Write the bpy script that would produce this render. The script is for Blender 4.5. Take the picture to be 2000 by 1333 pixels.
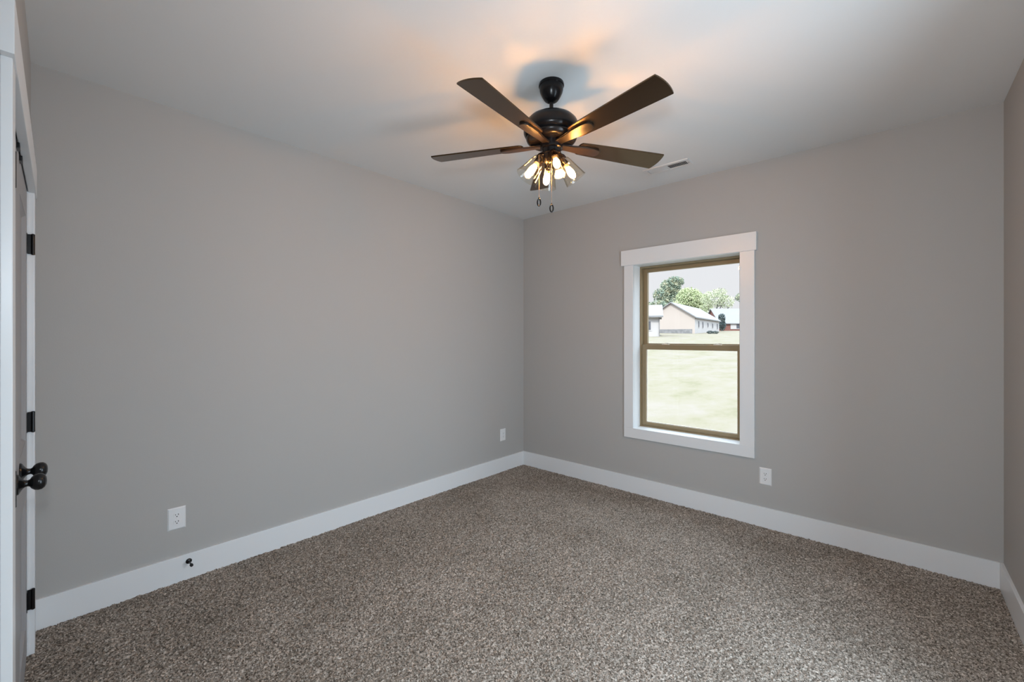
import bpy, bmesh, math, random
from mathutils import Vector, Matrix, Euler
random.seed(7)
PI = math.pi
for o in list(bpy.data.objects):
    bpy.data.objects.remove(o)
SC = bpy.context.scene
COL = SC.collection

# ------------------------------------------------------------------ camera
F_PX = 829.0
H = 2.743                      # ceiling height
HC = H*246/477                 # camera height
YAW = math.atan(747/829)
cam_d = bpy.data.cameras.new('camera')
cam_d.sensor_width = 36.0
cam_d.lens = F_PX/2000*36.0
cam_d.shift_y = -0.00325
cam_d.clip_start = 0.01
cam_d.clip_end = 500
cam = bpy.data.objects.new('camera', cam_d)
COL.objects.link(cam)
cam.location = (0, 0, HC)
cam.rotation_euler = (PI/2, 0, YAW)
SC.camera = cam
SC.view_settings.view_transform = 'Standard'
SC.view_settings.look = 'None'
SC.view_settings.gamma = 1
SC.view_settings.use_curve_mapping = False
SC.view_settings.exposure = 0.0

# ------------------------------------------------------------------ sky, sun, daylight
W = bpy.data.worlds.new('sky')
SC.world = W
W.use_nodes = True
nt = W.node_tree
bg = nt.nodes['Background']
tc = nt.nodes.new('ShaderNodeTexCoord')
sp = nt.nodes.new('ShaderNodeSeparateXYZ')
rp = nt.nodes.new('ShaderNodeValToRGB')
nt.links.new(tc.outputs['Generated'], sp.inputs[0])
nt.links.new(sp.outputs['Z'], rp.inputs[0])
# hazy bright sky: pale at the horizon, much brighter higher up
rp.color_ramp.elements[0].position = 0.19
rp.color_ramp.elements[0].color = (0.148, 0.148, 0.153, 1)
rp.color_ramp.elements[1].position = 0.62
rp.color_ramp.elements[1].color = (0.74, 0.88, 1.0, 1)
el_ = rp.color_ramp.elements.new(0.34)
el_.color = (0.56, 0.64, 0.72, 1)
nt.links.new(rp.outputs[0], bg.inputs['Color'])
bg.inputs['Strength'].default_value = 6.0

sun_d = bpy.data.lights.new('sun', 'SUN')
sun_d.energy = 4.0
sun_d.angle = math.radians(1.0)
sun_d.color = (1.0, 0.96, 0.88)
sun = bpy.data.objects.new('sun', sun_d)
COL.objects.link(sun)
sun.rotation_euler = Vector((-0.30, 0.62, -0.72)).to_track_quat('-Z', 'Y').to_euler()

def area(name, loc, target, sx, sy, power, color):
    d = bpy.data.lights.new(name, 'AREA')
    d.shape = 'RECTANGLE'; d.size = sx; d.size_y = sy
    d.energy = power; d.color = color
    o = bpy.data.objects.new(name, d)
    COL.objects.link(o)
    o.location = loc
    o.rotation_euler = (Vector(target)-Vector(loc)).to_track_quat('-Z', 'Y').to_euler()
    return o
# added cool fill from the right, set behind an added unseen doorway
area('right_fill', (0.78, 1.66, 1.10), (-2.6, 1.7, 0.95), 0.78, 1.9, 54, (0.70, 0.86, 1.0))
# the photographer's flash head, just above the camera
area('camera_flash', (0.0, -0.02, HC+0.26), (-0.26, 1.34, HC-0.10), 0.14, 0.14, 32, (0.80, 0.91, 1.0))

# ------------------------------------------------------------------ helpers
def tag(o, label=None, cat=None, group=None, kind=None):
    if label: o['label'] = label
    if cat: o['category'] = cat
    if group: o['group'] = group
    if kind: o['kind'] = kind
    return o

def empty(name, loc, label=None, cat=None, group=None, rotz=0, kind=None):
    o = bpy.data.objects.new(name, None)
    COL.objects.link(o)
    o.location = loc
    o.rotation_euler = (0, 0, rotz)
    o.empty_display_size = 0.05
    return tag(o, label, cat, group, kind)

class MB:
    def __init__(s): s.bm = bmesh.new()
    def box(s, lo, hi, bevel=0, M=None):
        vs = [s.bm.verts.new((x, y, z)) for x in (lo[0], hi[0]) for y in (lo[1], hi[1]) for z in (lo[2], hi[2])]
        fs = [s.bm.faces.new([vs[i] for i in f]) for f in ((0,1,3,2),(4,6,7,5),(0,4,5,1),(2,3,7,6),(0,2,6,4),(1,5,7,3))]
        if M is not None: bmesh.ops.transform(s.bm, matrix=M, verts=vs)
        if bevel:
            es = list({e for f in fs for e in f.edges})
            bmesh.ops.bevel(s.bm, geom=es, offset=bevel, segments=2, profile=0.7, affect='EDGES')
        return s
    def lathe(s, prof, n=40, M=None, cap=True):
        rings = []
        allv = []
        for r, z in prof:
            if r < 1e-6:
                v = s.bm.verts.new((0, 0, z)); rings.append([v]); allv.append(v)
            else:
                ring = [s.bm.verts.new((r*math.cos(2*PI*i/n), r*math.sin(2*PI*i/n), z)) for i in range(n)]
                rings.append(ring); allv += ring
        for a, b in zip(rings, rings[1:]):
            for i in range(n):
                j = (i+1) % n
                if len(a) == 1 and len(b) == 1: continue
                if len(a) == 1: f = (a[0], b[j], b[i])
                elif len(b) == 1: f = (a[i], a[j], b[0])
                else: f = (a[i], a[j], b[j], b[i])
                s.bm.faces.new(f)
        if cap:
            for rg in (rings[0], rings[-1]):
                if len(rg) > 1: s.bm.faces.new(rg)
        if M is not None: bmesh.ops.transform(s.bm, matrix=M, verts=allv)
        return s
    def prism(s, pts, z0, z1, M=None, bevel=0):
        lo = [s.bm.verts.new((x, y, z0)) for x, y in pts]
        hi = [s.bm.verts.new((x, y, z1)) for x, y in pts]
        n = len(pts)
        fs = [s.bm.faces.new(lo[::-1]), s.bm.faces.new(hi)]
        for i in range(n):
            j = (i+1) % n
            fs.append(s.bm.faces.new((lo[i], lo[j], hi[j], hi[i])))
        if M is not None: bmesh.ops.transform(s.bm, matrix=M, verts=lo+hi)
        if bevel:
            es = list({e for f in fs[:2] for e in f.edges})
            bmesh.ops.bevel(s.bm, geom=es, offset=bevel, segments=2, profile=0.7, affect='EDGES')
        return s
    def tube(s, pts, rad, n=8, closed=False):
        pts = [Vector(p) for p in pts]
        m = len(pts)
        rads = rad if isinstance(rad, (list, tuple)) else [rad]*m
        rings = []
        up = Vector((0.123, 0.321, 0.94)).normalized()
        for i, p in enumerate(pts):
            if closed: t = pts[(i+1) % m]-pts[i-1]
            else: t = pts[min(i+1, m-1)]-pts[max(i-1, 0)]
            t.normalize()
            if abs(t.dot(up)) > 0.98: up2 = Vector((1, 0, 0))
            else: up2 = up
            u = t.cross(up2).normalized(); v = t.cross(u).normalized()
            rings.append([s.bm.verts.new(p+rads[i]*(math.cos(2*PI*k/n)*u+math.sin(2*PI*k/n)*v)) for k in range(n)])
        rng = range(m) if closed else range(m-1)
        for i in rng:
            a, b = rings[i], rings[(i+1) % m]
            for k in range(n):
                l = (k+1) % n
                s.bm.faces.new((a[k], a[l], b[l], b[k]))
        if not closed:
            s.bm.faces.new(rings[0]); s.bm.faces.new(rings[-1])
        return s
    def ico(s, r, M, sub=2):
        bmesh.ops.create_icosphere(s.bm, subdivisions=sub, radius=r, matrix=M)
        return s
    def build(s, name, mat, parent=None, smooth=False, angle=35, M=None):
        if M is not None: bmesh.ops.transform(s.bm, matrix=M, verts=s.bm.verts)
        bmesh.ops.recalc_face_normals(s.bm, faces=s.bm.faces)
        me = bpy.data.meshes.new(name)
        if smooth:
            for f in s.bm.faces: f.smooth = True
            ca = math.radians(angle)
            for e in s.bm.edges:
                if len(e.link_faces) == 2 and e.calc_face_angle(0) > ca: e.smooth = False
        s.bm.to_mesh(me); s.bm.free()
        o = bpy.data.objects.new(name, me)
        COL.objects.link(o)
        mats = mat if isinstance(mat, (list, tuple)) else [mat]
        for m in mats: me.materials.append(m)
        if parent is not None: o.parent = parent
        return o

def children(o): return [c for c in bpy.data.objects if c.parent == o]
def copy_tree(o, parent=None):
    c = o.copy(); COL.objects.link(c)
    if parent is not None: c.parent = parent
    for ch in children(o): copy_tree(ch, c)
    return c

# ------------------------------------------------------------------ materials
def new_mat(name):
    m = bpy.data.materials.new(name); m.use_nodes = True
    return m, m.node_tree, m.node_tree.nodes['Principled BSDF']

def plain(name, col, rough=0.5, metal=0.0, spec=0.5, bump=0, bscale=80, var=0.0, vscale=5):
    m, t, p = new_mat(name)
    p.inputs['Base Color'].default_value = (*col, 1)
    p.inputs['Roughness'].default_value = rough
    p.inputs['Metallic'].default_value = metal
    p.inputs['Specular IOR Level'].default_value = spec
    co = t.nodes.new('ShaderNodeTexCoord')
    if bump:
        n = t.nodes.new('ShaderNodeTexNoise'); n.inputs['Scale'].default_value = bscale; n.inputs['Detail'].default_value = 4
        b = t.nodes.new('ShaderNodeBump'); b.inputs['Strength'].default_value = bump; b.inputs['Distance'].default_value = 0.002
        t.links.new(co.outputs['Object'], n.inputs['Vector']); t.links.new(n.outputs['Fac'], b.inputs['Height'])
        t.links.new(b.outputs['Normal'], p.inputs['Normal'])
    if var:
        n = t.nodes.new('ShaderNodeTexNoise'); n.inputs['Scale'].default_value = vscale; n.inputs['Detail'].default_value = 3
        r = t.nodes.new('ShaderNodeValToRGB')
        r.color_ramp.elements[0].position = 0.3; r.color_ramp.elements[1].position = 0.7
        r.color_ramp.elements[0].color = (*[c*(1-var) for c in col], 1)
        r.color_ramp.elements[1].color = (*[min(1, c*(1+var)) for c in col], 1)
        t.links.new(co.outputs['Object'], n.inputs['Vector']); t.links.new(n.outputs['Fac'], r.inputs[0])
        t.links.new(r.outputs[0], p.inputs['Base Color'])
    return m

def glass(name, tint, rough=0.02, ior=1.45, edge=None):
    m = bpy.data.materials.new(name); m.use_nodes = True
    t = m.node_tree; t.nodes.clear()
    out = t.nodes.new('ShaderNodeOutputMaterial')
    tr = t.nodes.new('ShaderNodeBsdfTransparent'); tr.inputs[0].default_value = (*tint, 1)
    gl = t.nodes.new('ShaderNodeBsdfGlossy'); gl.inputs['Roughness'].default_value = rough
    lw_ = t.nodes.new('ShaderNodeLayerWeight'); lw_.inputs['Blend'].default_value = 0.5
    pw = t.nodes.new('ShaderNodeMath'); pw.operation = 'POWER'; pw.inputs[1].default_value = 4.0
    fr = t.nodes.new('ShaderNodeMath'); fr.operation = 'MULTIPLY_ADD'; fr.inputs[1].default_value = 0.5; fr.inputs[2].default_value = (ior-1)**2/(ior+1)**2
    t.links.new(lw_.outputs['Facing'], pw.inputs[0]); t.links.new(pw.outputs[0], fr.inputs[0])
    mx = t.nodes.new('ShaderNodeMixShader')
    t.links.new(fr.outputs[0], mx.inputs[0]); t.links.new(tr.outputs[0], mx.inputs[1]); t.links.new(gl.outputs[0], mx.inputs[2])
    t.links.new(mx.outputs[0], out.inputs[0])
    if edge:                         # thicker glass seen edge-on is darker
        cm = t.nodes.new('ShaderNodeMixRGB'); cm.inputs[1].default_value = (*tint, 1); cm.inputs[2].default_value = (*edge, 1)
        p2 = t.nodes.new('ShaderNodeMath'); p2.operation = 'POWER'; p2.inputs[1].default_value = 6.0
        t.links.new(lw_.outputs['Facing'], p2.inputs[0]); t.links.new(p2.outputs[0], cm.inputs[0]); t.links.new(cm.outputs[0], tr.inputs[0])
    return m

def emit(name, col, strength):
    m = bpy.data.materials.new(name); m.use_nodes = True
    t = m.node_tree; t.nodes.clear()
    out = t.nodes.new('ShaderNodeOutputMaterial')
    e = t.nodes.new('ShaderNodeEmission'); e.inputs[0].default_value = (*col, 1); e.inputs[1].default_value = strength
    t.links.new(e.outputs[0], out.inputs[0])
    return m

def carpet_mat():
    m, t, p = new_mat('carpet')
    p.inputs['Roughness'].default_value = 1.0
    p.inputs['Specular IOR Level'].default_value = 0.05
    N = t.nodes.new; L = t.links.new
    co = N('ShaderNodeTexCoord')
    dn = N('ShaderNodeTexNoise'); dn.inputs['Scale'].default_value = 60; dn.inputs['Detail'].default_value = 2
    L(co.outputs['Object'], dn.inputs['Vector'])
    ad = N('ShaderNodeMixRGB'); ad.blend_type = 'ADD'; ad.inputs[0].default_value = 0.012
    L(co.outputs['Object'], ad.inputs[1]); L(dn.outputs['Color'], ad.inputs[2])
    v = N('ShaderNodeTexVoronoi'); v.inputs['Scale'].default_value = 190
    L(ad.outputs[0], v.inputs['Vector'])
    sep = N('ShaderNodeSeparateColor'); L(v.outputs['Color'], sep.inputs[0])
    r = N('ShaderNodeValToRGB')
    e = r.color_ramp.elements
    e[0].position = 0.0; e[0].color = (0.075, 0.062, 0.050, 1)
    e[1].position = 1.0; e[1].color = (0.61, 0.55, 0.485, 1)
    a = e.new(0.32); a.color = (0.215, 0.187, 0.158, 1)
    a = e.new(0.70); a.color = (0.365, 0.32, 0.275, 1)
    L(sep.outputs[0], r.inputs[0])
    # large soft patches where the pile lies differently
    n2 = N('ShaderNodeTexNoise'); n2.inputs['Scale'].default_value = 2.2; n2.inputs['Detail'].default_value = 5
    L(co.outputs['Object'], n2.inputs['Vector'])
    r2 = N('ShaderNodeValToRGB')
    r2.color_ramp.elements[0].position = 0.3; r2.color_ramp.elements[0].color = (0.84, 0.83, 0.82, 1)
    r2.color_ramp.elements[1].position = 0.7; r2.color_ramp.elements[1].color = (1.12, 1.12, 1.13, 1)
    L(n2.outputs['Fac'], r2.inputs[0])
    mu = N('ShaderNodeMixRGB'); mu.blend_type = 'MULTIPLY'; mu.inputs[0].default_value = 1
    L(r.outputs[0], mu.inputs[1]); L(r2.outputs[0], mu.inputs[2])
    L(mu.outputs[0], p.inputs['Base Color'])
    return m

M_WALL = plain('greige_wall_paint', (0.440, 0.434, 0.422), 0.75, spec=0.25, bump=0.12, bscale=160)
M_CEIL = plain('ceiling_paint', (0.745, 0.755, 0.755), 0.9, spec=0.15, bump=0.1, bscale=140)
M_TRIM = plain('white_trim_paint', (0.765, 0.785, 0.80), 0.32, spec=0.5, bump=0.04, bscale=40)
M_DOOR = plain('door_grey_tone', (0.34, 0.34, 0.35), 0.45, spec=0.4)  # one even grey for the closet doors, darker than the trim
M_CARPET = carpet_mat()
M_BRONZE = plain('oil_rubbed_bronze', (0.006, 0.0055, 0.006), 0.24, metal=0.0, spec=0.25)
M_IRON = plain('bronze_blade_iron', (0.020, 0.0135, 0.009), 0.33, metal=0.1, spec=0.5)
M_BLADE = plain('dark_walnut_blade', (0.013, 0.009, 0.006), 0.20, spec=0.75, var=0.15, vscale=30)
M_BLADE.node_tree.nodes['Principled BSDF'].inputs['Specular Tint'].default_value = (1.0, 0.60, 0.26, 1)
M_BLADE.node_tree.nodes['Principled BSDF'].inputs['IOR'].default_value = 1.6
M_BLACK = plain('black_hardware', (0.008, 0.008, 0.009), 0.25, metal=0.3, spec=0.6)
M_RUBBER = plain('black_rubber', (0.01, 0.01, 0.01), 0.7)
M_SHADE = glass('clear_shade_glass', (0.97, 0.94, 0.89), 0.03, 1.45, (0.56, 0.46, 0.33))
M_PANE = glass('window_glass', (0.97, 0.98, 0.98), 0.0, 1.3)
M_BULB = emit('bulb_glow', (1.0, 0.46, 0.13), 275)
M_CREAM = plain('cream_bulb_base', (0.75, 0.60, 0.38), 0.5)
M_TAN = plain('tan_window_vinyl', (0.27, 0.205, 0.115), 0.42)
M_BEAD = plain('pale_glazing_bead', (0.72, 0.68, 0.60), 0.5)
M_PLATE = plain('white_plastic', (0.78, 0.79, 0.80), 0.3)
M_SLOT = plain('dark_slot', (0.03, 0.03, 0.03), 0.6)
M_VENT = plain('white_vent_metal', (0.72, 0.71, 0.70), 0.4)
M_VENTBACK = plain('dark_vent_backing', (0.05, 0.05, 0.05), 0.8)
M_CHAIN = plain('pull_chain_metal', (0.35, 0.30, 0.25), 0.35, metal=0.8)

# ------------------------------------------------------------------ room shell
XA, XD, YB = -3.094, 0.457, 3.626
CW = 0.0909                                 # camera to closet wall
PHI = math.radians(1.07)
dC = Vector((-math.cos(PHI), math.sin(PHI), 0))
nC = Vector((math.sin(PHI), math.cos(PHI), 0))
# closet wall frame: local x runs along the wall away from the camera, local y into the room
MC = Matrix(((dC.x, nC.x, 0, -CW*nC.x), (dC.y, nC.y, 0, -CW*nC.y), (0, 0, 1, 0), (0, 0, 0, 1)))
def struct(name, mb, mat, parent=None, label=None, **k):
    o = mb.build(name, mat, parent, **k)
    if parent is None: o['kind'] = 'structure'
    if label: o['label'] = label
    return o
T = 0.16
def carpet_floor():
    # cut-pile surface: a dense grid whose points rise and fall like the tufts, on a slab
    import numpy as np
    rng = np.random.default_rng(3)
    x0, x1, y0, y1, c = XA, XD, -0.10, YB, 0.0042
    nx, ny = int((x1-x0)/c)+1, int((y1-y0)/c)+1
    X, Y = np.meshgrid(np.linspace(x0, x1, nx), np.linspace(y0, y1, ny), indexing='ij')
    jx = (rng.random((nx, ny))-0.5)*0.9*c; jy = (rng.random((nx, ny))-0.5)*0.9*c
    def lat(step):
        a = rng.random((nx//step+3, ny//step+3))
        u = np.arange(nx)/step; v = np.arange(ny)/step
        iu = u.astype(int); iv = v.astype(int); fu = (u-iu)[:, None]; fv = (v-iv)[None, :]
        g = lambda p, q: a[np.ix_(iu+p, iv+q)]
        return (g(0, 0)*(1-fu)+g(1, 0)*fu)*(1-fv)+(g(0, 1)*(1-fu)+g(1, 1)*fu)*fv
    Z = 0.0065*rng.random((nx, ny))+0.0065*lat(2)+0.003*lat(5)+0.003*lat(40)-0.012
    V = np.stack([X+jx, Y+jy, Z], -1).reshape(-1, 3).astype(np.float32)
    idx = np.arange(nx*ny).reshape(nx, ny)
    Fq = np.stack([idx[:-1, :-1], idx[1:, :-1], idx[1:, 1:], idx[:-1, 1:]], -1).reshape(-1, 4)
    b = [(XA-T, -0.35), (XD+1.3, -0.35), (XD+1.3, YB+0.25), (XA-T, YB+0.25)]
    bv = np.array([(*p, -0.12) for p in b]+[(*p, -0.013) for p in b], np.float32)
    o = nx*ny
    bf = np.array([(3, 2, 1, 0), (4, 5, 6, 7), (0, 1, 5, 4), (1, 2, 6, 5), (2, 3, 7, 6), (3, 0, 4, 7)])+o
    V = np.concatenate([V, bv]); Fq = np.concatenate([Fq, bf]).astype(np.int32)
    me = bpy.data.meshes.new('floor')
    me.vertices.add(len(V)); me.vertices.foreach_set('co', V.ravel())
    me.loops.add(Fq.size); me.loops.foreach_set('vertex_index', Fq.ravel())
    me.polygons.add(len(Fq)); me.polygons.foreach_set('loop_start', np.arange(0, Fq.size, 4, dtype=np.int32))
    me.polygons.foreach_set('use_smooth', np.ones(len(Fq), bool))
    me.update(calc_edges=True); me.validate()
    me.materials.append(M_CARPET)
    ob = bpy.data.objects.new('floor', me); COL.objects.link(ob); ob['kind'] = 'structure'
carpet_floor()
struct('ceiling', MB().box((XA-T, -0.35, H), (XD+1.3, YB+0.25, H+0.12)), M_CEIL)
struct('wall_left', MB().box((XA-T, -0.30, 0), (XA, YB, H)), M_WALL)
DY0, DY1, DZ = 1.25, 2.08, 2.06              # unseen doorway and hall, added so the fill reaches the left wall
wr = MB()
wr.box((XD, -0.30, 0), (XD+0.12, DY0, H)); wr.box((XD, DY1, 0), (XD+0.12, YB, H)); wr.box((XD, DY0, DZ), (XD+0.12, DY1, H))
wr.box((XD+0.12, DY0-0.45, 0), (XD+1.2, DY0-0.35, H)); wr.box((XD+0.12, DY1+0.35, 0), (XD+1.2, DY1+0.45, H)); wr.box((XD+1.2, DY0-0.45, 0), (XD+1.3, DY1+0.45, H))
struct('wall_right', wr, M_WALL)
# back wall with the window hole
WX0, WX1, WZ0, WZ1 = -1.775, -0.880, 0.582, 2.082
wb = MB()
wb.box((XA-T, YB, 0), (WX0, YB+0.25, H)); wb.box((WX1, YB, 0), (XD+T, YB+0.25, H))
wb.box((WX0, YB, 0), (WX1, YB+0.25, WZ0)); wb.box((WX0, YB, WZ1), (WX1, YB+0.25, H))
struct('wall_back', wb, M_WALL)
# closet wall with the closet opening
CO0, CO1, COT = 1.605, 2.86, 2.084           # closet opening
wc = MB()
wc.box((-0.55, -0.12, 0), (CO0, 0, H)); wc.box((CO1, -0.12, 0), (3.10, 0, H))
wc.box((CO0, -0.12, COT), (CO1, 0, H)); wc.box((CO0, -0.12, 0), (CO1, -0.06, COT))
struct('wall_front', wc, M_WALL, M=MC)

# baseboards: square-edged board, slightly eased top
BH, BT = 0.146, 0.016
def board(lo, hi): return MB().box(lo, hi, bevel=0.0025)
struct('baseboard_left', board((XA, -0.028, -0.01), (XA+BT, YB, BH)), M_TRIM)
struct('baseboard_back', board((XA+BT, YB-BT, -0.01), (XD-BT, YB, BH)), M_TRIM)
struct('baseboard_right', board((XD-BT, DY1+0.09, -0.01), (XD, YB, BH)).box((XD-BT, -0.06, -0.01), (XD, DY0-0.09, BH), bevel=0.0025), M_TRIM)
struct('baseboard_front', board((-0.43, 0, -0.01), (CO0-0.09, BT, BH)).box((CO1+0.092, 0, -0.01), (3.07, BT, BH), bevel=0.0025), M_TRIM, M=MC)

# ------------------------------------------------------------------ closet: casing and double doors
tr = empty('trim_1', (0, 0, 0), 'white closet door casing with a wider flat head piece', None, kind='structure')
CB = 2.062
MB().box((CO0-0.09, 0, 0), (CO0, 0.019, CB), bevel=0.002).build('side_casing', M_TRIM, tr, M=MC)
MB().box((CO1, 0, 0), (CO1+0.09, 0.019, CB), bevel=0.002).build('side_casing', M_TRIM, tr, M=MC)
MB().box((CO0-0.115, 0, CB), (CO1+0.115, 0.023, CB+0.135), bevel=0.002).build('head_casing', M_TRIM, tr, M=MC)
jm = MB()
jm.box((CO0-0.001, -0.058, 0), (CO0+0.004, 0.001, COT)); jm.box((CO1-0.004, -0.058, 0), (CO1+0.001, 0.001, COT))
jm.box((CO0, -0.058, COT-0.004), (CO1, 0.001, COT+0.001))
jm.build('jamb', M_TRIM, tr, M=MC)

t2 = empty('trim_2', (0, 0, 0), 'white casing of an unseen doorway added in the right wall', None, kind='structure')
MB().box((XD-0.019, DY0-0.09, 0), (XD, DY0, DZ), bevel=0.002).build('side_casing', M_TRIM, t2)
MB().box((XD-0.019, DY1, 0), (XD, DY1+0.09, DZ), bevel=0.002).build('side_casing', M_TRIM, t2)
MB().box((XD-0.023, DY0-0.115, DZ), (XD, DY1+0.115, DZ+0.135), bevel=0.002).build('head_casing', M_TRIM, t2)
def knob_mb():
    m = MB()
    m.lathe([(0.0, -0.002), (0.033, -0.002), (0.034, 0.002), (0.032, 0.006), (0.024, 0.010), (0.015, 0.015), (0.011, 0.020), (0.010, 0.026),
             (0.012, 0.030), (0.019, 0.034), (0.025, 0.041), (0.0275, 0.049), (0.0265, 0.057), (0.021, 0.064), (0.012, 0.068), (0, 0.069)],
            36, Matrix.Rotation(-PI/2, 4, 'X'))
    return m
def closet_door(n, x0, x1, hinge_x, knob_x, label):
    r = empty(f'door_{n}', (0, 0, 0), label, None, kind='structure')
    z0, z1 = 0.018, 2.074
    yf, yb = -0.004, -0.038
    st = 0.105
    rails = [(z0, 0.165), (0.735, 0.975), (1.935, z1)]
    f = MB()
    f.box((x0, yb, z0), (x0+st, yf, z1), bevel=0.0015); f.box((x1-st, yb, z0), (x1, yf, z1), bevel=0.0015)
    for a, b in rails: f.box((x0+st, yb, a), (x1-st, yf, b))
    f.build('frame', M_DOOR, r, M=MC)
    for a, b in ((0.165, 0.735), (0.975, 1.935)):
        p = MB()
        xl, xr = x0+st, x1-st
        y1 = yf-0.012
        pts_o = [(xl, yf-0.001, a), (xr, yf-0.001, a), (xr, yf-0.001, b), (xl, yf-0.001, b)]
        k = 0.014
        pts_i = [(xl+k, y1, a+k), (xr-k, y1, a+k), (xr-k, y1, b-k), (xl+k, y1, b-k)]
        vo = [p.bm.verts.new(q) for q in pts_o]; vi = [p.bm.verts.new(q) for q in pts_i]
        for i in range(4):
            j = (i+1) % 4
            p.bm.faces.new((vo[i], vo[j], vi[j], vi[i]))
        p.bm.faces.new(vi)
        p.box((xl, yb+0.004, a), (xr, y1-0.001, b))
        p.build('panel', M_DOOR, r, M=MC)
    s = 1 if hinge_x > (x0+x1)/2 else -1
    for z in (0.25, 1.04, 1.83):
        h = MB()
        h.lathe([(0, -0.047), (0.004, -0.047), (0.0065, -0.044), (0.0065, 0.044), (0.004, 0.047), (0, 0.047)], 16, Matrix.Translation((hinge_x, 0.014, z)))
        h.box((hinge_x-0.0015, -0.004, z-0.044), (hinge_x+0.0015, 0.014, z+0.044))
        h.box((hinge_x-s*0.030, -0.0045, z-0.044), (hinge_x, -0.002, z+0.044))
        h.build('hinge', M_BLACK, r, True, M=MC)
    kb = knob_mb().build('knob', M_BLACK, r, True)
    kb.matrix_local = MC @ Matrix.Translation((knob_x, yf, 0.930))
    cx_ = 2.17 if n == 1 else 2.32
    c = MB().box((cx_-0.020, yf-0.001, 2.042), (cx_+0.020, 0.004, 2.0605), bevel=0.001)
    c.build('ball_catch', M_BLACK, r, M=MC)
    return r
closet_door(1, 1.611, 2.231, 1.611, 2.14, 'two panel closet door nearest the camera with black knob')
closet_door(2, 2.234, 2.854, 2.852, 2.325, 'two panel closet door by the corner with black hinges and knob')

# ------------------------------------------------------------------ window
w = empty('window_1', (0, 0, 0), 'white cased tan double hung window looking onto a sunny lawn', None, kind='structure')
y0 = YB-0.019
MB().box((-1.857, y0, 0.590), (-1.768, YB, 2.077), bevel=0.002).build('side_casing', M_TRIM, w)
MB().box((-0.887, y0, 0.590), (-0.786, YB, 2.077), bevel=0.002).build('side_casing', M_TRIM, w)
MB().box((-1.857, y0, 0.501), (-0.786, YB, 0.590), bevel=0.002).build('bottom_casing', M_TRIM, w)
MB().box((-1.884, YB-0.026, 2.077), (-0.772, YB, 2.216), bevel=0.002).build('head_casing', M_TRIM, w)
def ring(m, x0, x1, z0, z1, t, ya, yb, tb=None, tt=None, bevel=0):
    tb = t if tb is None else tb; tt = t if tt is None else tt
    m.box((x0, ya, z0), (x0+t, yb, z1), bevel); m.box((x1-t, ya, z0), (x1, yb, z1), bevel)
    m.box((x0+t, ya, z0), (x1-t, yb, z0+tb), bevel); m.box((x0+t, ya, z1-tt), (x1-t, yb, z1), bevel)
    return m
YF = YB+0.122                    # room face of the tan frame
ring(MB(), WX0, WX1, WZ0, WZ1, 0.007, YB-0.005, YF+0.01).build('jamb_extension', M_TRIM, w)
ring(MB(), WX0+0.007, WX1-0.007, WZ0+0.007, WZ1-0.007, 0.013, YF, YF+0.10, tb=0.010, tt=0.016, bevel=0.002).build('frame', M_TAN, w)
ix0, ix1 = WX0+0.020, WX1-0.020
up = ring(MB(), ix0, ix1, 1.322, WZ1-0.023, 0.036, YF+0.052, YF+0.085, tb=0.040, tt=0.034, bevel=0.003).build('upper_sash', M_TAN, w)
lo = ring(MB(), ix0, ix1, WZ0+0.017, 1.352, 0.040, YF+0.012, YF+0.048, tb=0.034, tt=0.046, bevel=0.003).build('lower_sash', M_TAN, w)
MB().box((ix0+0.028, YF+0.067, 1.355), (ix1-0.028, YF+0.071, WZ1-0.053)).build('pane', M_PANE, up)
MB().box((ix0+0.030, YF+0.029, WZ0+0.047), (ix1-0.030, YF+0.033, 1.310)).build('pane', M_PANE, lo)
ring(MB(), ix0+0.040, ix1-0.040, WZ0+0.051, 1.306, 0.005, YF+0.026, YF+0.036, tt=0.001).build('glazing_bead', M_BEAD, lo)
for k, lx in enumerate((-1.535, -1.095)):
    m = MB()
    m.box((lx-0.030, YF+0.014, 1.352), (lx+0.030, YF+0.044, 1.357), bevel=0.001)
    m.lathe([(0, 1.357), (0.013, 1.357), (0.012, 1.366), (0, 1.367)], 20, Matrix.Translation((lx, YF+0.03, 0)))
    m.box((-0.004, -0.032, 1.361), (0.006, 0.0, 1.367), bevel=0.001, M=Matrix.Translation((lx, YF+0.028, 0)) @ Matrix.Rotation(math.radians(70), 4, 'Z'))
    m.build('sash_lock', M_BEAD, lo)

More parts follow.
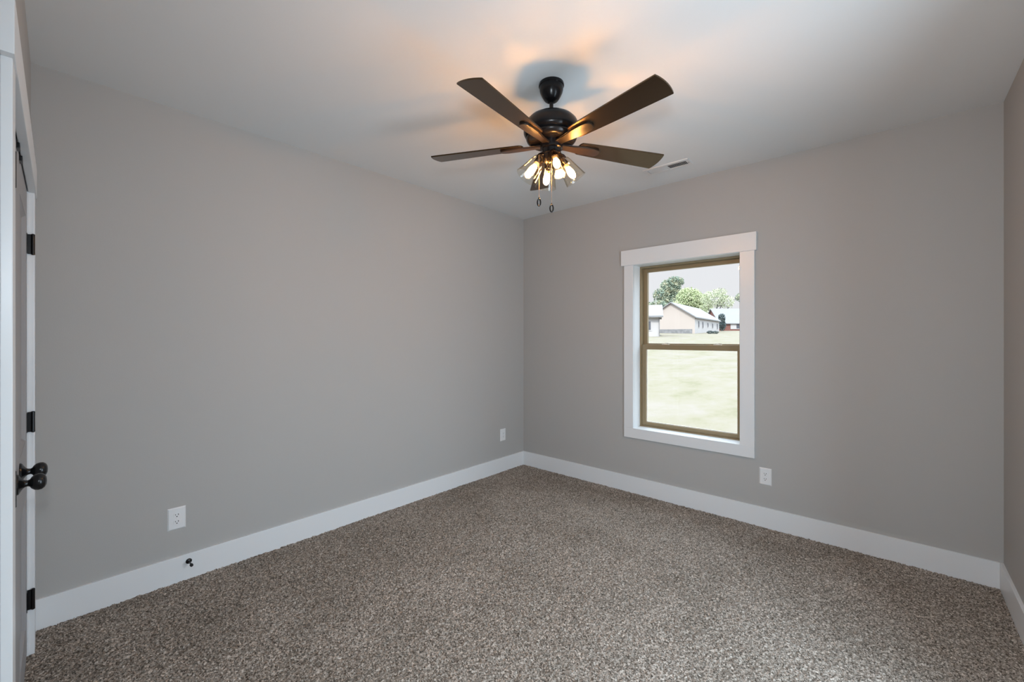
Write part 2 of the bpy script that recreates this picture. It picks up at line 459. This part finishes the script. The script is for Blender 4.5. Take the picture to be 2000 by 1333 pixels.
# ------------------------------------------------------------------ outlets (local: x along wall, y out of wall, z up)
def outlet(loc, rotz, wid, label, kind='duplex'):
    r = empty('wall_outlet', loc, label, 'outlet', 'white outlet plates on the walls', rotz)
    hgt = 0.127
    m = MB()
    n = 2
    a = [(-wid/2, 0, -hgt/2), (wid/2, 0, -hgt/2), (wid/2, 0, hgt/2), (-wid/2, 0, hgt/2)]
    b = [(x*(1-0.012/wid*1.0), 0.0055, z*(1-0.012/hgt)) for x, _, z in a]
    va = [m.bm.verts.new(q) for q in a]; vb = [m.bm.verts.new(q) for q in b]
    for i in range(4):
        m.bm.faces.new((va[i], va[(i+1) % 4], vb[(i+1) % 4], vb[i]))
    m.bm.faces.new(vb); m.bm.faces.new(va[::-1])
    m.build('cover_plate', M_PLATE, r)
    if kind == 'duplex':
        for zc in (0.0195, -0.0195):
            pts = []
            for i in range(40):
                t = 2*PI*i/40
                pts.append((0.0172*math.cos(t), max(-0.0135, min(0.0135, 0.0172*math.sin(t)))))
            MF = Matrix.Translation((0, 0.0078, zc)) @ Matrix.Rotation(PI/2, 4, 'X')
            fo = MB().prism(pts, 0, 0.0026, M=MF, bevel=0.0005).build('receptacle', M_PLATE, r)
            s = MB()
            s.box((-0.0080, 0.0074, zc+0.000), (-0.0052, 0.0083, zc+0.0090))
            s.box((0.0052, 0.0074, zc+0.001), (0.0078, 0.0083, zc+0.0080))
            s.lathe([(0, 0), (0.0030, 0), (0.0030, 0.0009), (0, 0.0009)], 14, Matrix.Translation((0, 0.0074, zc-0.0068)) @ Matrix.Rotation(-PI/2, 4, 'X'))
            s.build('slots', M_SLOT, fo)
        MB().lathe([(0, 0), (0.0035, 0), (0.003, 0.0012), (0, 0.0014)], 14, Matrix.Translation((0, 0.0055, 0)) @ Matrix.Rotation(-PI/2, 4, 'X')).build('screw', M_PLATE, r, True)
    else:
        MB().box((-0.0168, 0.004, -0.0335), (0.0168, 0.0078, 0.0335), bevel=0.0012).build('receptacle', M_PLATE, r)
        s = MB()
        for zc in (0.017, -0.017):
            s.box((-0.0076, 0.0074, zc), (-0.0056, 0.0084, zc+0.007)); s.box((0.0056, 0.0074, zc), (0.0074, 0.0084, zc+0.006))
            s.box((-0.0022, 0.0074, zc-0.009), (0.0022, 0.0084, zc-0.005))
        s.build('slots', M_SLOT, r)
        for zz in (0.048, -0.048):
            MB().lathe([(0, 0), (0.003, 0), (0.0026, 0.001), (0, 0.0012)], 12, Matrix.Translation((0, 0.0055, zz)) @ Matrix.Rotation(-PI/2, 4, 'X')).build('screw', M_PLATE, r, True)
    return r
outlet((XA, 0.527, 0.366), -PI/2, 0.085, 'white duplex outlet on the left wall above the black door stop')
outlet((XA, 3.289, 0.382), -PI/2, 0.080, 'small white outlet plate on the left wall near the far corner', 'flat')
outlet((-0.717, YB, 0.376), PI, 0.080, 'white duplex outlet under the window on the back wall')

# ------------------------------------------------------------------ door stop on the left baseboard
ds = empty('door_stop', (XA+BT, 0.581, 0.103), 'black rigid door stop screwed to the left white baseboard', 'door stop')
RY = Matrix.Rotation(PI/2, 4, 'Y')
MB().lathe([(0, -0.001), (0.0150, -0.001), (0.0150, 0.003), (0.011, 0.006), (0.0065, 0.009), (0, 0.009)], 24, RY).build('base', M_BLACK, ds, True)
MB().lathe([(0.0045, 0.005), (0.0042, 0.066)], 18, RY).build('rod', M_BLACK, ds, True)
MB().lathe([(0, 0.060), (0.0075, 0.060), (0.0085, 0.064), (0.0080, 0.074), (0.006, 0.078), (0, 0.078)], 20, RY).build('rubber_tip', M_RUBBER, ds, True)

# ------------------------------------------------------------------ ceiling vent
vt = empty('ceiling_vent', (-1.309, 3.258, H), 'white ceiling air register with two banks of slats above the window', 'vent')
VL, VWd = 0.149, 0.039           # half size of the slatted field
fm = MB()
e1, e2 = 0.026, 0.026
for (lo_, hi_) in (((-VL-e1, -VWd-e2), (VL+e1, -VWd)), ((-VL-e1, VWd), (VL+e1, VWd+e2)), ((-VL-e1, -VWd), (-VL, VWd)), ((VL, -VWd), (VL+e1, VWd)), ((-0.007, -VWd), (0.007, VWd))):
    fm.box((lo_[0], lo_[1], -0.009), (hi_[0], hi_[1], 0.0), bevel=0.002)
fm.build('frame', M_VENT, vt)
MB().box((-VL, -VWd, -0.0016), (VL, VWd, -0.0004)).build('dark_backing', M_VENTBACK, vt)  # flat dark plate; its colour stands in for the shade behind the slats
for bank in (-1, 1):
    for i in range(13):
        xc = bank*(0.0125+i*0.0105)
        mt = Matrix.Translation((xc, 0, -0.0062)) @ Matrix.Rotation(math.radians(42)*bank, 4, 'Y')
        MB().box((-0.0048, -VWd, -0.0005), (0.0048, VWd, 0.0005), M=mt).build('slat', M_VENT, vt)
MB().lathe([(0, 0), (0.003, 0), (0.003, -0.004), (0, -0.004)], 10, Matrix.Translation((VL+0.012, 0, -0.008))).build('damper_lever', M_SLOT, vt)

# ------------------------------------------------------------------ ceiling fan
FX, FY = -1.333, 1.787
FWD = PI/2+YAW                     # world angle of the camera's forward direction
fan = empty('ceiling_fan', (FX, FY, H), 'dark bronze five blade ceiling fan with four lit clear glass shades', 'ceiling fan')
D = HC-H                            # offset: heights below are given relative to the eye level
MB().lathe([(0, 1.3284+D*0), (0.064, 1.3284), (0.066, 1.322), (0.066, 1.314), (0.062, 1.310), (0.0615, 1.296), (0.058, 1.282), (0.051, 1.266), (0.043, 1.252), (0.036, 1.242), (0.028, 1.236), (0.018, 1.233), (0, 1.233)], 48,
           Matrix.Translation((0, 0, D))).build('canopy', M_BRONZE, fan, True)
MB().lathe([(0.0105, 1.245), (0.0105, 1.160)], 20, Matrix.Translation((0, 0, D))).build('downrod', M_BRONZE, fan, True)
mh = [(0, 1.171), (0.018, 1.171), (0.040, 1.168), (0.070, 1.162), (0.098, 1.152), (0.118, 1.140), (0.133, 1.124), (0.142, 1.105), (0.146, 1.085), (0.145, 1.070),
      (0.139, 1.058), (0.131, 1.052), (0.127, 1.050), (0.1275, 1.047), (0.131, 1.044), (0.132, 1.039), (0.128, 1.030), (0.120, 1.022), (0.112, 1.0185), (0.095, 1.0185), (0.060, 1.020), (0, 1.020)]
MB().lathe(mh, 64, Matrix.Translation((0, 0, D))).build('motor_housing', M_BRONZE, fan, True)
MB().lathe([(0.058, 1.022), (0.058, 0.986), (0.050, 0.982), (0.049, 0.962), (0.052, 0.960), (0.052, 0.956), (0.049, 0.954), (0.049, 0.930), (0.046, 0.924), (0.030, 0.918), (0, 0.916)], 40,
           Matrix.Translation((0, 0, D))).build('switch_housing', M_BRONZE, fan, True)
BZ = 1.013
def blade_pts():
    a, b = [], []
    N = 14
    for i in range(N+1):
        t = i/N
        r = 0.165+t*(0.662-0.165)
        hw = 0.046+0.021*t**0.8
        a.append((r, hw)); b.append((r, -hw))
    tip = []
    for i in range(1, 12):
        s = i/12
        yy = 0.067*(1-2*s)
        tip.append((0.662+0.011*(1-(abs(1-2*s))**2), yy))
    root = [(0.155, -0.036), (0.150, -0.015), (0.150, 0.015), (0.155, 0.036)]
    return a+tip+b[::-1]+root
def iron_pts():
    p = []
    for r, hw in ((0.050, 0.022), (0.085, 0.019), (0.120, 0.019), (0.150, 0.026), (0.185, 0.031), (0.24, 0.029)):
        p.append((r, hw))
    for i in range(1, 10):
        t = PI/2-PI*i/10
        p.append((0.255+0.026*math.cos(t), 0.028*math.sin(t)))
    return p+[(x, -y) for x, y in p[:6][::-1]]
for k in range(5):
    phi = math.radians(-1.5+72*k)
    az = FWD-phi
    Mz = Matrix.Translation((0, 0, BZ+D)) @ Matrix.Rotation(az, 4, 'Z')
    Mp = Mz @ Matrix.Rotation(math.radians(-11), 4, 'X')
    b = MB().prism(blade_pts(), -0.003, 0.004, bevel=0.0015).build('blade', M_BLADE, fan)
    b.matrix_local = Mp
    ir = MB().prism(iron_pts(), -0.013, -0.003, bevel=0.003).build('blade_iron', M_IRON, b, True)

# light kit: four sockets tilted outwards, each with a shade and a bulb
for k in range(4):
    phi = math.radians(-9+90*k)
    az = FWD-phi
    tilt = math.radians(37)
    Ma = Matrix.Translation((0, 0, 0.940+D)) @ Matrix.Rotation(az, 4, 'Z')
    neck = Vector((0.056, 0, -0.004))
    # axis frame: local -z points out of the socket
    Ms = Ma @ Matrix.Translation(neck) @ Matrix.Rotation(-tilt, 4, 'Y')
    sk = MB()
    sk.lathe([(0, 0.030), (0.012, 0.030), (0.019, 0.022), (0.024, 0.012), (0.0255, 0.004), (0.0255, -0.004), (0.021, -0.006), (0.019, -0.034), (0, -0.034)], 28)
    so = sk.build('lamp_socket', M_BRONZE, fan, True)
    so.matrix_local = Ms
    ar = MB().tube([Vector((0.030, 0, 0.006)), Vector((0.042, 0, 0.012)), neck+Vector((-0.012, 0, 0.020))], 0.010, 12).build('lamp_arm', M_BRONZE, fan, True)
    ar.matrix_local = Ma
    g = MB()
    prof_o = [(0.0205, -0.002), (0.027, -0.004), (0.0325, -0.010), (0.036, -0.020), (0.041, -0.045), (0.0475, -0.078), (0.0535, -0.105), (0.0585, -0.128)]
    prof = prof_o+[(0.0592, -0.1295), (0.0575, -0.130)]+[(r-0.0022, z) for r, z in prof_o[::-1]]
    g.lathe(prof, 48, cap=False)
    g.build('glass_shade', M_SHADE, so, True)
    MB().lathe([(0.0, -0.034), (0.0135, -0.034), (0.0135, -0.044), (0.012, -0.050), (0, -0.050)], 20).build('bulb_base', M_CREAM, so, True)
    MB().lathe([(0.0105, -0.048), (0.012, -0.056), (0.0155, -0.066), (0.0175, -0.078), (0.0175, -0.092), (0.0150, -0.104), (0.010, -0.112), (0.004, -0.116), (0, -0.1165)], 20).build('light_bulb', M_BULB, so, True)
for nm, dx, dy, zt, zr in (('a', -0.068, -0.05, 0.945, 0.692), ('b', -0.004, -0.055, 0.925, 0.660)):
    # dx: to the right as the camera sees it, dy: away from the camera
    r_ = Vector((math.cos(YAW), math.sin(YAW), 0)); f_ = Vector((math.cos(FWD), math.sin(FWD), 0))
    p = r_*dx+f_*dy
    c = MB()
    st_ = p*0.62
    n = int((zt-zr-0.022)/0.006)
    c.tube([(st_.x, st_.y, zt+D), (p.x, p.y, zt-0.01+D), (p.x, p.y, zr+0.021+D)], 0.0011, 6)
    ch = c.build('pull_chain', M_CHAIN, fan, True)
    rg = MB()
    rg.tube([Vector((p.x, p.y, zr+D))+r_*0.008*math.cos(t)+Vector((0, 0, 0.018*math.sin(t))) for t in [2*PI*i/32 for i in range(32)]], 0.0036, 10, closed=True)
    rg.tube([(p.x, p.y, zr+0.016+D), (p.x, p.y, zr+0.026+D)], 0.003, 8)
    rg.build('pull_ring', M_BLACK, ch, True)

# ------------------------------------------------------------------ outside: lawn, houses, trees
f2 = Vector((-math.sin(YAW), math.cos(YAW))); r2 = Vector((math.cos(YAW), math.sin(YAW)))
def gz(Y):                          # lawn height at distance Y in front of the house
    return -0.4+0.0377*max(0.0, Y-4)
def out(u, Y, z=None):              # a point at distance Y, offset u*Y to the right of the view axis
    p = r2*(u*Y)+f2*Y
    return Vector((p.x, p.y, gz(Y) if z is None else z))

def lawn_mat():
    m, t, p = new_mat('lawn')
    p.inputs['Roughness'].default_value = 1.0; p.inputs['Specular IOR Level'].default_value = 0.05
    co = t.nodes.new('ShaderNodeTexCoord')
    mp = t.nodes.new('ShaderNodeMapping'); mp.inputs['Scale'].default_value = (1.0, 0.6, 1.0); mp.inputs['Rotation'].default_value = (0, 0, -YAW)
    n = t.nodes.new('ShaderNodeTexNoise'); n.inputs['Scale'].default_value = 0.8; n.inputs['Detail'].default_value = 12; n.inputs['Roughness'].default_value = 0.76
    r = t.nodes.new('ShaderNodeValToRGB')
    e = r.color_ramp.elements
    e[0].position = 0.30; e[0].color = (0.140, 0.132, 0.080, 1)
    e[1].position = 0.62; e[1].color = (0.205, 0.178, 0.152, 1)
    a = e.new(0.45); a.color = (0.185, 0.164, 0.120, 1)
    t.links.new(co.outputs['Object'], mp.inputs['Vector']); t.links.new(mp.outputs[0], n.inputs['Vector'])
    t.links.new(n.outputs['Fac'], r.inputs[0]); t.links.new(r.outputs[0], p.inputs['Base Color'])
    return m
lw = MB()
rows = []
for i in range(61):
    Y = 3.2+i*2.6
    rows.append([lw.bm.verts.new(((r2*x+f2*Y).x, (r2*x+f2*Y).y, gz(Y))) for x in range(-90, 151, 8)])
for a, b in zip(rows, rows[1:]):
    for i in range(len(a)-1): lw.bm.faces.new((a[i], a[i+1], b[i+1], b[i]))
g = lw.build('lawn', lawn_mat())
tag(g, kind='structure')

M_SIDING = plain('pale_siding', (0.37, 0.315, 0.285), 0.7)
M_SIDINGW = plain('white_siding', (0.38, 0.36, 0.36), 0.7)
M_ROOF = plain('pale_roof', (0.185, 0.182, 0.188), 0.7, var=0.05, vscale=3)
M_GLASSD = plain('dark_window', (0.07, 0.073, 0.09), 0.3)
M_BLOCK = plain('grey_block_foundation', (0.17, 0.165, 0.17), 0.8, var=0.25, vscale=2.5)
M_BRICK = plain('red_brick', (0.165, 0.065, 0.052), 0.8, var=0.15, vscale=4)
M_TRUNK = plain('grey_bark', (0.11, 0.102, 0.102), 0.9)
M_POLE = plain('pale_pole', (0.26, 0.255, 0.22), 0.8)

def house(u, Y, sdir, length, gdir, width, wall_h, rise, label, walls, over=0.35):
    """gabled house: near front corner at (u, Y); sdir runs along its side, gdir along its gable end"""
    c = out(u, Y)
    z0 = c.z
    s = Vector((*(r2*sdir[0]+f2*sdir[1]), 0)).normalized(); gd = Vector((*(r2*gdir[0]+f2*gdir[1]), 0)).normalized()
    up_ = Vector((0, 0, 1))
    M = Matrix.Translation(c) @ Matrix(((s.x, gd.x, 0, 0), (s.y, gd.y, 0, 0), (0, 0, 1, 0), (0, 0, 0, 1)))
    r = empty('house', c, label, 'house')
    def put(mb, name, mat, par=r):
        o = mb.build(name, mat, par)
        if par == r: o.matrix_local = M @ Matrix.Identity(4) if False else Matrix.Translation(-c) @ M
        return o
    m = MB()      # body with pentagon gable
    pr = [(0, -1.0), (width, -1.0), (width, wall_h), (width/2, wall_h+rise), (0, wall_h)]
    a = [m.bm.verts.new((0, y, z)) for y, z in pr]; b = [m.bm.verts.new((length, y, z)) for y, z in pr]
    m.bm.faces.new(a); m.bm.faces.new(b[::-1])
    for i in range(5): m.bm.faces.new((a[i], b[i], b[(i+1) % 5], a[(i+1) % 5]))
    put(m, 'wall', walls)
    k = rise/(width/2)
    rf = MB()
    for sg in (0, 1):
        ya, yb = (-over, width/2) if sg == 0 else (width+over, width/2)
        za, zb = wall_h-over*k, wall_h+rise
        q = [(-over, ya, za+0.02), (length+over, ya, za+0.02), (length+over, yb, zb+0.02), (-over, yb, zb+0.02)]
        lo_ = [rf.bm.verts.new(p) for p in q]; hi_ = [rf.bm.verts.new((p[0], p[1], p[2]+0.18)) for p in q]
        rf.bm.faces.new(lo_); rf.bm.faces.new(hi_)
        for i in range(4): rf.bm.faces.new((lo_[i], lo_[(i+1) % 4], hi_[(i+1) % 4], hi_[i]))
    put(rf, 'roof', M_ROOF)
    return r, put
# big pale gabled house
h1, put1 = house(0.4306, 70, (0.593, 0.804), 19.9, (-0.804, 0.593), 7.6, 2.75, 2.45, 'big pale gabled house in the middle of the window view', M_SIDING)
put1(MB().box((-0.05, 0.4, -0.9), (0.0, 7.0, 0.75)), 'foundation', M_BLOCK)
for x, z0_, z1_ in ((2.2, 1.05, 2.25), (5.2, 1.0, 2.2), (9.2, 1.2, 2.1), (13.2, 1.1, 2.1), (17.6, 0.9, 2.2)):
    fr = put1(MB().box((x-0.14, -0.06, z0_), (x+0.75, 0.0, z1_)), 'window', M_SIDINGW)
    MB().box((x, -0.10, z0_+0.12), (x+0.6, -0.03, z1_-0.12)).build('pane', M_GLASSD, fr)
put1(MB().box((0.02, -0.02, -0.9), (19.88, 0.0, 2.72)), 'side_wall', M_SIDINGW)
# nearer white house, mostly hidden by the window frame
h2, put2 = house(0.3475, 56, (-0.95, 0.31), 14, (0.31, 0.95), 7, 2.75, 1.5, 'white house at the left edge of the window view', M_SIDINGW, over=0.45)
fr = put2(MB().box((0.95, -0.06, 0.75), (1.75, 0.0, 2.15)), 'window', M_SIDINGW)
MB().box((1.1, -0.10, 0.9), (1.6, -0.03, 2.0)).build('pane', M_GLASSD, fr)
put2(MB().box((-0.02, -0.12, -0.3), (0.08, -0.03, 2.6)).box((-0.45, -0.62, 2.52), (14, -0.46, 2.66)), 'gutter', M_BLOCK)
# small brick house
h3, put3 = house(0.490, 92, (1.0, 0.03), 12, (-0.03, 1.0), 7, 1.75, 3.1, 'small red brick house with pale roof at right of window view', M_BRICK)
fr = put3(MB().box((2.3, -0.08, 0.35), (5.6, 0.0, 1.6)), 'window', M_SIDINGW)
MB().box((3.6, -0.12, 0.5), (4.4, -0.05, 1.45)).build('pane', M_GLASSD, fr)

def foliage_mat(name, c1, c2, c3):
    m, t, p = new_mat(name)
    p.inputs['Roughness'].default_value = 0.8; p.inputs['Specular IOR Level'].default_value = 0.1
    co = t.nodes.new('ShaderNodeTexCoord')
    n = t.nodes.new('ShaderNodeTexNoise'); n.inputs['Scale'].default_value = 0.9; n.inputs['Detail'].default_value = 5
    r = t.nodes.new('ShaderNodeValToRGB')
    e = r.color_ramp.elements
    e[0].position = 0.35; e[0].color = (*c1, 1); e[1].position = 0.65; e[1].color = (*c3, 1)
    a = e.new(0.5); a.color = (*c2, 1)
    t.links.new(co.outputs['Object'], n.inputs['Vector']); t.links.new(n.outputs['Fac'], r.inputs[0]); t.links.new(r.outputs[0], p.inputs['Base Color'])
    return m
F_DARK = foliage_mat('dark_leaves', (0.131, 0.190, 0.160), (0.251, 0.288, 0.217), (0.416, 0.396, 0.273))
F_LIGHT = foliage_mat('light_leaves', (0.311, 0.368, 0.198), (0.404, 0.450, 0.268), (0.471, 0.496, 0.326))
F_THIN = foliage_mat('thin_leaves', (0.329, 0.368, 0.227), (0.414, 0.440, 0.307), (0.489, 0.496, 0.376))
F_SHRUB = foliage_mat('shrub_leaves', (0.05, 0.07, 0.072), (0.09, 0.11, 0.11), (0.13, 0.15, 0.14))

def leaf_cloud(blobs, n, size, rnd):
    m = MB()
    tot = sum(b[3]*b[4]*b[5] for b in blobs)
    for cx_, cy_, cz_, rx, ry, rz in blobs:
        k = int(n*rx*ry*rz/tot)
        for _ in range(k):
            d = Vector((rnd.gauss(0, 1), rnd.gauss(0, 1), rnd.gauss(0, 1))).normalized()
            q = rnd.uniform(0.55, 1.0)
            p = Vector((cx_+d.x*rx*q, cy_+d.y*ry*q, cz_+d.z*rz*q))
            E_ = Euler((rnd.uniform(0, 6.28), rnd.uniform(0, 6.28), rnd.uniform(0, 6.28))).to_matrix()
            s = size*rnd.uniform(0.6, 1.3)
            vs = [m.bm.verts.new(p+E_ @ Vector(v)*s) for v in ((-1, -0.6, 0), (1, -0.5, 0.15), (0.8, 0.7, 0), (-0.7, 0.6, -0.15))]
            m.bm.faces.new(vs)
    return m
def tree(name, u, Y0, label, blobs, n, size, mat, trunk, seed, cat='tree', group=None, Y=None):
    rnd = random.Random(seed)
    n = int(n*3.6); size *= 0.5
    if Y:                            # sizes below are for distance Y0; grow them for a tree standing at Y
        k = Y/Y0
        zz = lambda z: k*(z+gz(Y0)-HC)+HC-gz(Y)
        blobs = [(a*k, b*k, zz(c_), d*k, e*k, f_*k) for a, b, c_, d, e, f_ in blobs]
        trunk = [([(x*k, y*k, zz(z)) for x, y, z in path], ra*k, rb*k) for path, ra, rb in trunk]
        size *= k
    else: Y = Y0
    c = out(u, Y)
    r = empty(name, c, label, cat, group, rotz=YAW)
    leaf_cloud(blobs, n, size, rnd).build('foliage', mat, r)
    if trunk:
        t = MB()
        for path, ra, rb in trunk:
            k = len(path)
            t.tube(path, [ra+(rb-ra)*i/(k-1) for i in range(k)], 8)
        t.build('trunk', M_TRUNK, r, True)
    return r
# blobs: x to the right, y away from the camera, z up, in metres about the tree's foot
tree('leafy_tree', 0.372, 88, 'dark green leafy tree behind the pale gabled house',
     [(-1.6, 0, 7.4, 1.9, 1.8, 1.7), (0.2, 0.4, 9.0, 2.2, 2, 2.0), (1.6, 0, 7.2, 2.0, 1.8, 1.8), (1.2, 0.3, 10.2, 1.8, 1.6, 1.3), (-0.4, 0, 5.8, 2.4, 2, 1.6)], 2600, 0.26, F_DARK,
     [([(0, 0, -1), (0, 0, 3), (0.3, 0, 7)], 0.45, 0.2)], 1, group='trees behind the far houses', Y=124)
tree('leafy_tree', 0.425, 84, 'yellow-green rounded tree behind the ridge of the pale house',
     [(-0.6, 0, 6.4, 2.6, 2.2, 2.4), (1.4, 0.2, 5.4, 2.4, 2, 2.3), (-1.0, 0, 7.4, 1.8, 1.6, 1.3), (2.2, 0, 4.2, 1.8, 1.6, 1.8), (-2.4, 0, 4.6, 1.8, 1.6, 1.8)], 3200, 0.24, F_LIGHT,
     [([(0, 0, -1), (0, 0, 2.5), (0.2, 0, 6)], 0.4, 0.2)], 2, group='trees behind the far houses', Y=113)
tree('sparse_tree', 0.476, 82, 'thin spreading tree with bare grey branches beside the brick house',
     [(0.0, 0, 6.4, 2.6, 2, 1.7), (2.3, 0, 5.8, 1.7, 1.5, 1.4), (-1.5, 0, 4.4, 1.3, 1.2, 1.2), (1.0, 0, 7.6, 1.6, 1.4, 0.9)], 900, 0.20, F_THIN,
     [([(-0.2, 0, -1), (-0.3, 0, 1.5), (0.1, 0, 3.0), (0.6, 0, 4.8), (0.9, 0, 6.6)], 0.28, 0.06), ([(-0.3, 0, 1.6), (0.8, 0, 3.1), (2.2, 0, 4.0), (3.0, 0, 4.9)], 0.22, 0.06),
      ([(-0.2, 0, 2.0), (-0.8, 0, 3.6), (-1.2, 0, 5.2)], 0.16, 0.05), ([(0.2, 0, 3.2), (1.2, 0, 4.6), (1.8, 0, 6.2)], 0.14, 0.04), ([(1.6, 0, 3.6), (2.6, 0, 3.9), (3.4, 0, 3.9)], 0.12, 0.04)], 3, group='trees behind the far houses', Y=104)
tree('leafy_tree', 0.3275, 86, 'low mixed green tree at the left behind the white house',
     [(-0.6, 0, 4.4, 1.8, 1.5, 1.6), (1.6, 0, 5.0, 1.9, 1.5, 1.4), (3.0, 0, 4.4, 1.6, 1.5, 1.2)], 1400, 0.24, F_DARK,
     [([(0, 0, -1), (0, 0, 4)], 0.3, 0.15)], 4, group='trees behind the far houses', Y=108)
tree('leafy_shrub', 0.4945, 90, 'dark shrub between the pale house and the brick house',
     [(0, 0, 2.7, 0.75, 0.7, 1.0), (0.1, 0, 1.2, 0.8, 0.7, 1.1)], 400, 0.2, F_SHRUB, [([(0, 0, -0.5), (0, 0, 2)], 0.15, 0.08)], 5, cat='shrub')
tree('low_shrub', 0.4735, 69, 'low dark row of bushes on the lawn before the pale house',
     [(-0.5, 0, 0.25, 0.55, 0.4, 0.28), (0.35, 0, 0.22, 0.6, 0.4, 0.26)], 260, 0.09, F_SHRUB, None, 6, cat='shrub')
tree('leafy_tree', 0.537, 88, 'green tree top at the right edge of the window view',
     [(0.6, 0, 7.0, 1.6, 1.3, 1.0), (1.6, 0, 5.8, 1.4, 1.2, 1.2)], 420, 0.22, F_DARK, [([(1.4, 0, -1), (1.3, 0, 3), (0.8, 0, 6)], 0.25, 0.1)], 8, group='trees behind the far houses', Y=116)
po = MB().lathe([(0.16, -1.0), (0.12, 7.2), (0.02, 7.3)], 12).build('utility_pole', M_POLE, None, True)
po.location = out(0.339, 92)
tag(po, 'pale utility pole standing behind the white house', 'pole')
